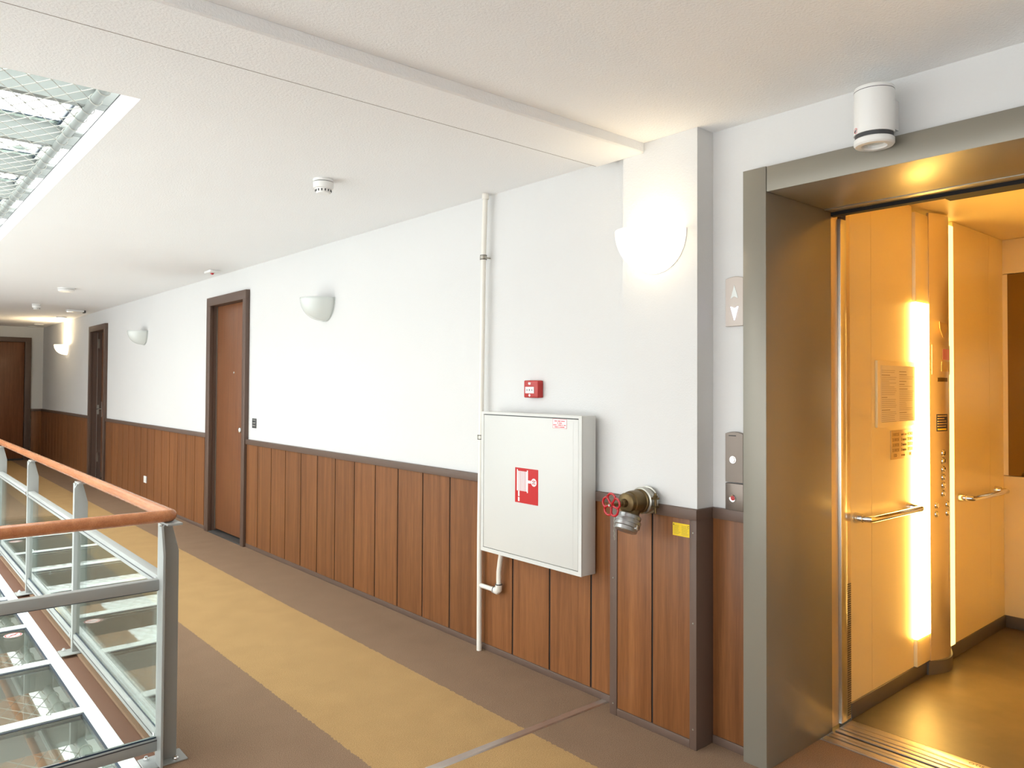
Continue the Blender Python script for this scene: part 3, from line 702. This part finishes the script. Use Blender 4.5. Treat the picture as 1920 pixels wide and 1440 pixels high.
ax = Vector((-.42, .0, -.907)).normalized(); o0 = Vector((BX-.042, VY, VZ))
obj('outlet_neck', lathe(bmesh.new(), [(.036, .0), (.036, .05), (.040, .058), (0, .058)], o0, ax, 32), 'brass', vt)
cpg = obj('hose_coupling', lathe(bmesh.new(), [(0, .056), (.044, .056), (.048, .060), (.048, .072), (.0465, .073), (.0465, .076), (.052, .078), (.053, .080), (.053, .092), (.051, .093), (.051, .095), (.053, .096), (.053, .107), (.047, .110), (.047, .124), (.042, .128), (0, .128)], o0, ax, 36), 'coupling', vt, label='aluminium hose coupling with blank cap')
u_, w_ = basis(ax)
for k in range(2):
    p = o0 + ax*.112 + (u_ if k else -u_)*.049
    obj('lug', lathe(bmesh.new(), [(0, .018), (.006, .017), (.008, 0)], p, -ax, 10), 'alu', cpg)
b = bmesh.new(); cpt = o0 + ax*.075 + Vector((-.03, .05, 0))
for i in range(9):
    c_ = cpt + Vector((-.002*(i % 2), .002, -.0105*i)); pr = []
    for k in range(10):
        a = 2*PI*k/10; pr.append(c_ + (Vector((.0028*math.cos(a), 0, .0065*math.sin(a))) if i % 2 else Vector((0, .0028*math.cos(a), .0065*math.sin(a)))))
    tube(b, pr, .0011, 6, closed=True)
obj('cap_chain', b, 'zinc', cpg)
wl_ = thing('warning_label', (2.5475, 1.91, .838), 'bright yellow instruction sticker on the pilaster panelling', 'sticker')
obj('sheet', box(2.5462, 2.5472, 1.8695, 1.952, .838, .890), 'yellow', wl_)
obj('triangle', prism(bmesh.new(), [(1.944, .880), (1.950, .880), (1.947, .887)], 'x', 2.5457, 2.5461), 'print', wl_)
rr = random.Random(5)
for c0 in (1.913, 1.874):
    for i in range(9):
        obj('print_line', box(2.5458, 2.5461, c0 + rr.uniform(0, .012), c0+.034, .8795-i*.0044, .8803-i*.0044), 'brass', wl_)
b = bmesh.new(); bx(b, 2.5457, 2.5461, 1.8705, 1.878, .882, .8832); bx(b, 2.5457, 2.5461, 1.8705, 1.878, .8745, .8757); bx(b, 2.5457, 2.5461, 1.8768, 1.878, .8757, .882)
obj('frame_mark', b, 'print', wl_)

nm = thing('room_number_plate', (XW, 6.55, 1.05), 'small grey number plate on the wall beside the first door', 'sign')
obj('plate', box(XW-.006, XW-.0005, 6.515, 6.60, 1.06, 1.145), 'dark', nm, .001)
for i in range(3): obj('mark', box(XW-.0066, XW-.0061, 6.53, 6.585, 1.125-i*.024, 1.135-i*.024), 'alu', nm)
ou = thing('wall_socket', (PF, 9.8, .26), 'small white socket cover on the wood panelling', 'socket')
obj('cover', box(PF-.012, PF-.0005, 9.77, 9.87, .255, .335), 'whiteplastic', ou, .003)
obj('inset', box(PF-.0135, PF-.0122, 9.79, 9.85, .27, .32), 'paper', ou, .0006)

# ------------------------------------------------------------------ ceiling devices
def detector(x, y, r, h, label, flat=False):
    t = thing('smoke_detector', (x, y, ZC), label, 'detector', 'white smoke detectors on the ceiling')
    obj('base', lathe(bmesh.new(), [(r, 0), (r*1.02, .003), (r*1.02, .012), (r*.98, .014), (0, .014)], (x, y, ZC-.0005), (0, 0, -1), 32), 'whiteplastic', t)
    obj('gap_ring', lathe(bmesh.new(), [(r*.93, .013), (r*.93, .017)], (x, y, ZC-.0005), (0, 0, -1), 32), 'dark', t)
    if flat:
        obj('cover', lathe(bmesh.new(), [(r*.98, .017), (r*.98, .03), (r*.85, .04), (0, .042)], (x, y, ZC-.0005), (0, 0, -1), 32), 'whiteplastic', t); return
    obj('body', lathe(bmesh.new(), [(r*.99, .017), (r*.99, .040), (r*.95, .046), (r*.80, .049), (r*.76, .054), (r*.72, h*.92), (r*.62, h), (0, h)], (x, y, ZC-.0005), (0, 0, -1), 36), 'whiteplastic', t)
    for k in range(14):
        a = 2*PI*k/14; p = Vector((x + r*.752*math.cos(a), y + r*.752*math.sin(a), ZC))
        b = bmesh.new(); tube(b, [p - Vector((0, 0, .055)), p - Vector((0, 0, h*.9))], [.0035, .0025], 6)
        obj('vent_slot', b, 'dark', t)
detector(1.79, 3.585, .052, .073, 'white round smoke detector on the ceiling nearest the camera')
detector(1.722, 9.62, .085, .04, 'flat wide white detector on the ceiling before the second door', True)
detector(1.776, 11.86, .052, .073, 'small smoke detector on the ceiling level with the second door')
em = thing('ceiling_sensor', (2.478, 7.2, ZC), 'small white ceiling sensor with dark red lens above the first door', 'sensor')
obj('base', box(2.43, 2.53, 7.11, 7.28, ZC-.022, ZC-.0005), 'whiteplastic', em, .004)
obj('lens', lathe(bmesh.new(), [(0, .016), (.012, .012), (.017, 0)], (2.475, 7.19, ZC-.022), (0, 0, -1), 18), 'redpaint', em)
es = thing('exit_sign_bracket', (2.347, 12.5, ZC), 'small white bracketed ceiling fitting above the second door', 'fitting')
obj('base', box(2.24, 2.45, 12.40, 12.52, ZC-.025, ZC-.0005), 'whiteplastic', es, .004)
obj('end_cap', box(2.451, 2.475, 12.41, 12.51, ZC-.035, ZC-.0005), 'dark', es)
for i, y in enumerate((13.86, 14.84, 15.9, 16.6)):
    t = thing('ceiling_spot', (2.42, y, ZC), ('white ceiling spot, nearest of the row before the end wall', 'white ceiling spot, second of the row before the end wall', 'white ceiling spot, third of the row before the end wall', 'white ceiling spot closest to the end wall')[i], 'lamp', 'ceiling spots at the far end')
    obj('rim', lathe(bmesh.new(), [(.045, .012), (.062, .016), (.072, .012), (.075, 0)], (2.42, y, ZC-.0005), (0, 0, -1), 26), 'whiteplastic', t)
    obj('lens', lathe(bmesh.new(), [(0, .010), (.046, .011)], (2.42, y, ZC-.0005), (0, 0, -1), 22), 'bulbglass', t)

# ------------------------------------------------------------------ railing around the atrium
RXC, RYC = .925, 3.105
rl = thing('railing', (RXC, RYC, 0), 'grey steel railing with glass infill and round wooden handrail', 'railing')
hr = .0235; HZ = .938
b = tube(bmesh.new(), [(XL+.02, RYC, HZ), (RXC-.03, RYC, HZ)], hr, 18)
o = obj('handrail', b, 'handrail', rl, label='varnished round wooden handrail along the void end'); 
b = bmesh.new(); cpts = [(RXC-.03, RYC, HZ), (RXC-.012, RYC, HZ), (RXC-.004, RYC+.004, HZ), (RXC, RYC+.012, HZ), (RXC, RYC+.03, HZ)]
tube(b, cpts, hr, 18)
tube(b, [(RXC, RYC+.03, HZ), (RXC, 4.6, HZ), (RXC, 6.1, HZ), (RXC, VY1-.1, HZ)], hr, 18, False)
obj('handrail', b, 'handrail', rl, label='varnished round wooden handrail along the corridor')
POSTS = [RYC, 4.66, 6.16, 7.66, 9.16]
pw = .032
def post_mesh():
    b = bmesh.new()
    # plate across (x-z), chamfered at the top on the corridor side; web along y
    prism(b, [(-.038, .006), (.028, .006), (.028, .80), (.002, .905), (-.026, .905), (-.038, .88)], 'y', -.006, .006)
    bx(b, -.034, -.026, .0061, .052, .006, .905)
    return mesh_of('post', b, 'steelpaint', .0008, seg=1)
def base_mesh():
    return mesh_of('base_plate', box(-.095, .06, -.045, .06, .0008, .0058), 'steelpaint', .0015, seg=1)
def nut_mesh():
    b = bmesh.new(); lathe(b, [(0, .016), (.006, .016), (.0065, .008), (.012, .008), (.012, 0)], n=6); return mesh_of('nut', b, 'chrome')
pm, bmsh, nm_ = post_mesh(), base_mesh(), nut_mesh()
b = bmesh.new(); prism(b, [(RYC-.0065, .006), (RYC-.068, .006), (RYC-.068, .80), (RYC-.040, .905), (RYC-.0065, .905)], 'x', RXC-.0475, RXC-.0385)
obj('corner_fin', b, 'steelpaint', rl, .0008, seg=1)
cap_me = mesh_of('saddle', box(-.028, .028, -.05, .05, .9055, .9135), 'steelpaint', .001, seg=1)
spots = [(RXC, y) for y in POSTS] + [(x, RYC) for x in (-.6, -2.1)]
for i, (x, y) in enumerate(spots):
    p = link('post', pm, rl, (x-RXC, y-RYC, 0)); 
    bp = link('base_plate', bmsh, p)
    for dx, dy in ((.018, -.028), (-.07, .035)): link('nut', nm_, bp, (dx, dy, .0058))
    sd_ = link('saddle', cap_me, p)
    if i >= len(POSTS): p.rotation_euler.z = PI/2
# rails and glass, bay by bay
def bay(p0, p1, axis, nbay):
    w = .019
    for z0, z1, nme in ((.662, .702, 'upper_rail'), (.055, .100, 'lower_rail')):
        if axis == 'y': a = box(RXC-.034, RXC+.002, p0, p1, z0, z1)
        else: a = box(p0, p1, RYC-.020, RYC+.016, z0, z1)
        r = obj(nme, a, 'whitesteel' if False else 'steelpaint', rl, .002)
        zz = (z0-.0045, z0-.0002) if nme == 'upper_rail' else (z1+.0002, z1+.005)
        if axis == 'y': g = box(RXC-.024, RXC-.010, p0, p1, *zz); g2 = box(RXC-.0352, RXC-.0342, p0, p1, (z0+z1)/2-.003, (z0+z1)/2+.001)
        else: g = box(p0, p1, RYC-.010, RYC+.004, *zz); g2 = box(p0, p1, RYC-.0212, RYC-.0202, z1-.007, z1-.003) if nme == 'lower_rail' else None
        obj('gasket', g, 'gasket', r)
        if g2: obj('groove', g2, 'dark', r)
        if axis == 'y': obj('rail_clip', box(RXC-.037, RXC-.0343, p0+.004, p0+.022, z0+.008, z1-.008), 'chrome', r)
    if axis == 'y': a = box(RXC-.021, RXC-.013, p0+.003, p1-.003, .1055, .657)
    else: a = box(p0+.003, p1-.003, RYC-.007, RYC+.001, .1055, .657)
    obj('glass_panel', a, 'glass', rl, label='clear glass railing panel')
for a, c in zip(POSTS, POSTS[1:]): bay(a+.0535 if True else a, c-.007, 'y', 0)
bay(-.594+.0, RXC-.039, 'x', 0); bay(-2.094, -.659, 'x', 0)

# ------------------------------------------------------------------ glass floor over the void, with safety net; same again one storey up
gf = thing('glass_floor', (.80, VY0+.2, -.03), 'walk-resistant glass floor panes in white steel bars beside the railing', 'glazing')
GX0 = XL+.03; NB = 8; Y0B = 3.86; PB_ = .77
obj('edge_beam', box(.780, .837, 3.16, VY1-.02, -.045, -.012), 'whitesteel', gf, .002)
obj('edge_beam', box(GX0, .8365, 3.10, 3.159, -.045, -.012), 'whitesteel', gf, .002)
obj('edge_gasket', box(.770, .7795, 3.16, VY1-.02, -.040, -.016), 'gasket', gf)
obj('end_plate', box(.60, .72, 3.16, 3.235, -.020, -.008), 'whitesteel', gf, .001)
obj('end_plate', box(.28, .40, 3.16, 3.235, -.020, -.008), 'whitesteel', gf, .001)
ys = [Y0B + k*PB_ for k in range(NB)] 
bar_me = mesh_of('clamp_bar', box(GX0-.80, -.021, -.033, .033, .0105, .019), 'whitesteel', .003, seg=1)
beam_me = mesh_of('cross_beam', box(GX0-.80, -.010, -.022, .022, -.118, -.0005), 'palesteel', .001, seg=1)
gk_me = mesh_of('gasket', box(GX0-.80, -.021, -.046, -.0335, .008, .0125), 'gasket', 0)
lug_me = mesh_of('bracket', box(-.01, .10, -.045, .045, -.11, -.03), 'palesteel', .002, seg=1)
bolt_b = bmesh.new(); lathe(bolt_b, [(0, .018), (.005, .018), (.0055, .010), (.011, .009), (.011, 0)], n=6); bolt_me = mesh_of('bolt', bolt_b, 'chrome')
for y in ys:
    loc = Vector((.80, y, -.03)) - gf.location
    bar = link('clamp_bar', bar_me, gf, loc)
    for x in (-.15, -.75, -1.35): link('bolt', bolt_me, bar, (x, 0, .019))
    link('gasket', gk_me, bar)
    bmn = link('cross_beam', beam_me, gf, loc); link('bracket', lug_me, bmn)
edges = [3.165] + ys + [VY1-.03]
for a, c in zip(edges, edges[1:]):
    lo_, hi_ = a + (.002 if a == edges[0] else .002), c - .002
    g = obj('glass_pane', box(GX0, .7695, lo_, hi_, -.0295, -.0200), 'floorglass', gf, org=(.3, (a+c)/2, -.025), label='greenish glass floor pane')
    if abs(a - 4.63) < .01 or abs(a - 7.71) < .01:
        cx_, cy_ = .70, a + .635
        dsk = obj('sticker', lathe(bmesh.new(), [(0, .0006), (.046, .0006), (.046, 0)], (cx_, cy_, -.0197), n=36), 'whiteplastic', g, label='round white no-stepping sticker with red ring')
        
gf_st = [o for o in gf.children if o.name.startswith('glass_pane')]
# red ring, slash and foot mark of the stickers (second-level parts of the pane)
for g in gf_st:
    for dsk in [o for o in g.children]:
        w = root_of(g)
        base = Vector((.70, w.y + 0, 0))
        cx_, cy_ = .70, None
        zc = -.0190; yc = [a for a in edges if a < w.y][-1] + .635
        obj('ring', lathe(bmesh.new(), [(.036, 0), (.036, .0003), (.043, .0003), (.043, 0)], (cx_, yc, zc), n=36), 'redsign', g)
        b = bmesh.new(); prism(b, [(cx_-.028, yc-.022), (cx_-.022, yc-.028), (cx_+.028, yc+.022), (cx_+.022, yc+.028)], 'z', zc, zc+.0003)
        obj('slash', b, 'redsign', g)
        obj('foot_mark', prism(bmesh.new(), [(cx_-.02, yc+.004), (cx_+.004, yc+.012), (cx_+.02, yc+.004), (cx_+.016, yc-.006), (cx_-.012, yc-.004)], 'z', zc-.0002, zc+.0001), 'navy', g)

sn = thing('safety_net', (.77, VY0+.1, -.15), 'diamond-mesh steel safety net laced to a pale tube below the glass floor', 'net')
NZ = -.15; NX = .77
obj('edge_tube', tube(bmesh.new(), [(NX, VY0+.07, NZ), (NX, VY1-.05, NZ)], .021, 14), 'palesteel', sn)
# tube brackets
for k in range(11):
    y = 3.55 + k*.77
    if y < VY1-.1: obj('tube_bracket', tube(bmesh.new(), [(NX+.019, y, NZ), (.9045, y, NZ)], .014, 10), 'palesteel', sn)
# net: straight cable runs between knots
PXN, PYN = .082, .148
b = bmesh.new(); x_e = NX - .03; nx_ = 17
i_max = 2*nx_
rows = int((VY1-.1 - (VY0+.1)) / (PYN/2))
def knot(i, j): return (x_e - i*PXN/2, VY0+.12 + j*PYN/2, NZ - .018*math.sin(PI*min(i/ i_max, 1)))
def seg(bm, p, q, r=.0023, n=4):
    p, q = Vector(p), Vector(q); u, w = basis(q-p)
    A = [bm.verts.new(p + r*(math.cos(2*PI*k/n)*u + math.sin(2*PI*k/n)*w)) for k in range(n)]
    B = [bm.verts.new(q + r*(math.cos(2*PI*k/n)*u + math.sin(2*PI*k/n)*w)) for k in range(n)]
    for k in range(n): bm.faces.new((A[k], A[(k+1) % n], B[(k+1) % n], B[k]))
for i in range(i_max):
    for j in range(rows):
        if (i + j) % 2: continue
        seg(b, knot(i, j), knot(i+1, j+1))
        if j > 0: seg(b, knot(i, j), knot(i+1, j-1))
for i in range(i_max+1):
    for j in range(rows+1):
        if (i + j) % 2: continue
        p = Vector(knot(i, j)); s = .0062
        vs = [b.verts.new(p + Vector(d)*s) for d in ((1,0,0), (-1,0,0), (0,1,0), (0,-1,0), (0,0,1), (0,0,-1))]
        for f in ((0,2,4), (2,1,4), (1,3,4), (3,0,4), (2,0,5), (1,2,5), (3,1,5), (0,3,5)): b.faces.new([vs[k] for k in f])
nt_ = obj('mesh', b, 'cable', sn, smooth=False); nt_['kind'] = 'stuff'; nt_['label'] = 'diamond cable mesh'
ring_pts = [(.026*math.cos(2*PI*k/14), .006*math.sin(2*PI*k/14), .026*math.sin(2*PI*k/14)) for k in range(14)]
rb = bmesh.new(); tube(rb, ring_pts, .0024, 5, closed=True); tube(rb, [(-.026, 0, 0), (-.03, 0, 0)], .0017, 5)
ring_me = mesh_of('lacing_ring', rb, 'cable')
for j in range(0, rows, 2):
    link('lacing_ring', ring_me, sn, Vector((NX, VY0+.12 + j*PYN/2, NZ)) - sn.location)
# one storey up
gu = copy_tree(gf, None, (0, 0, L2)); gu['label'] = 'glass floor panes and pale beams seen from below through the ceiling opening'
su = copy_tree(sn, None, (0, 0, L2)); su['label'] = 'diamond-mesh steel safety net stretched across the ceiling opening'
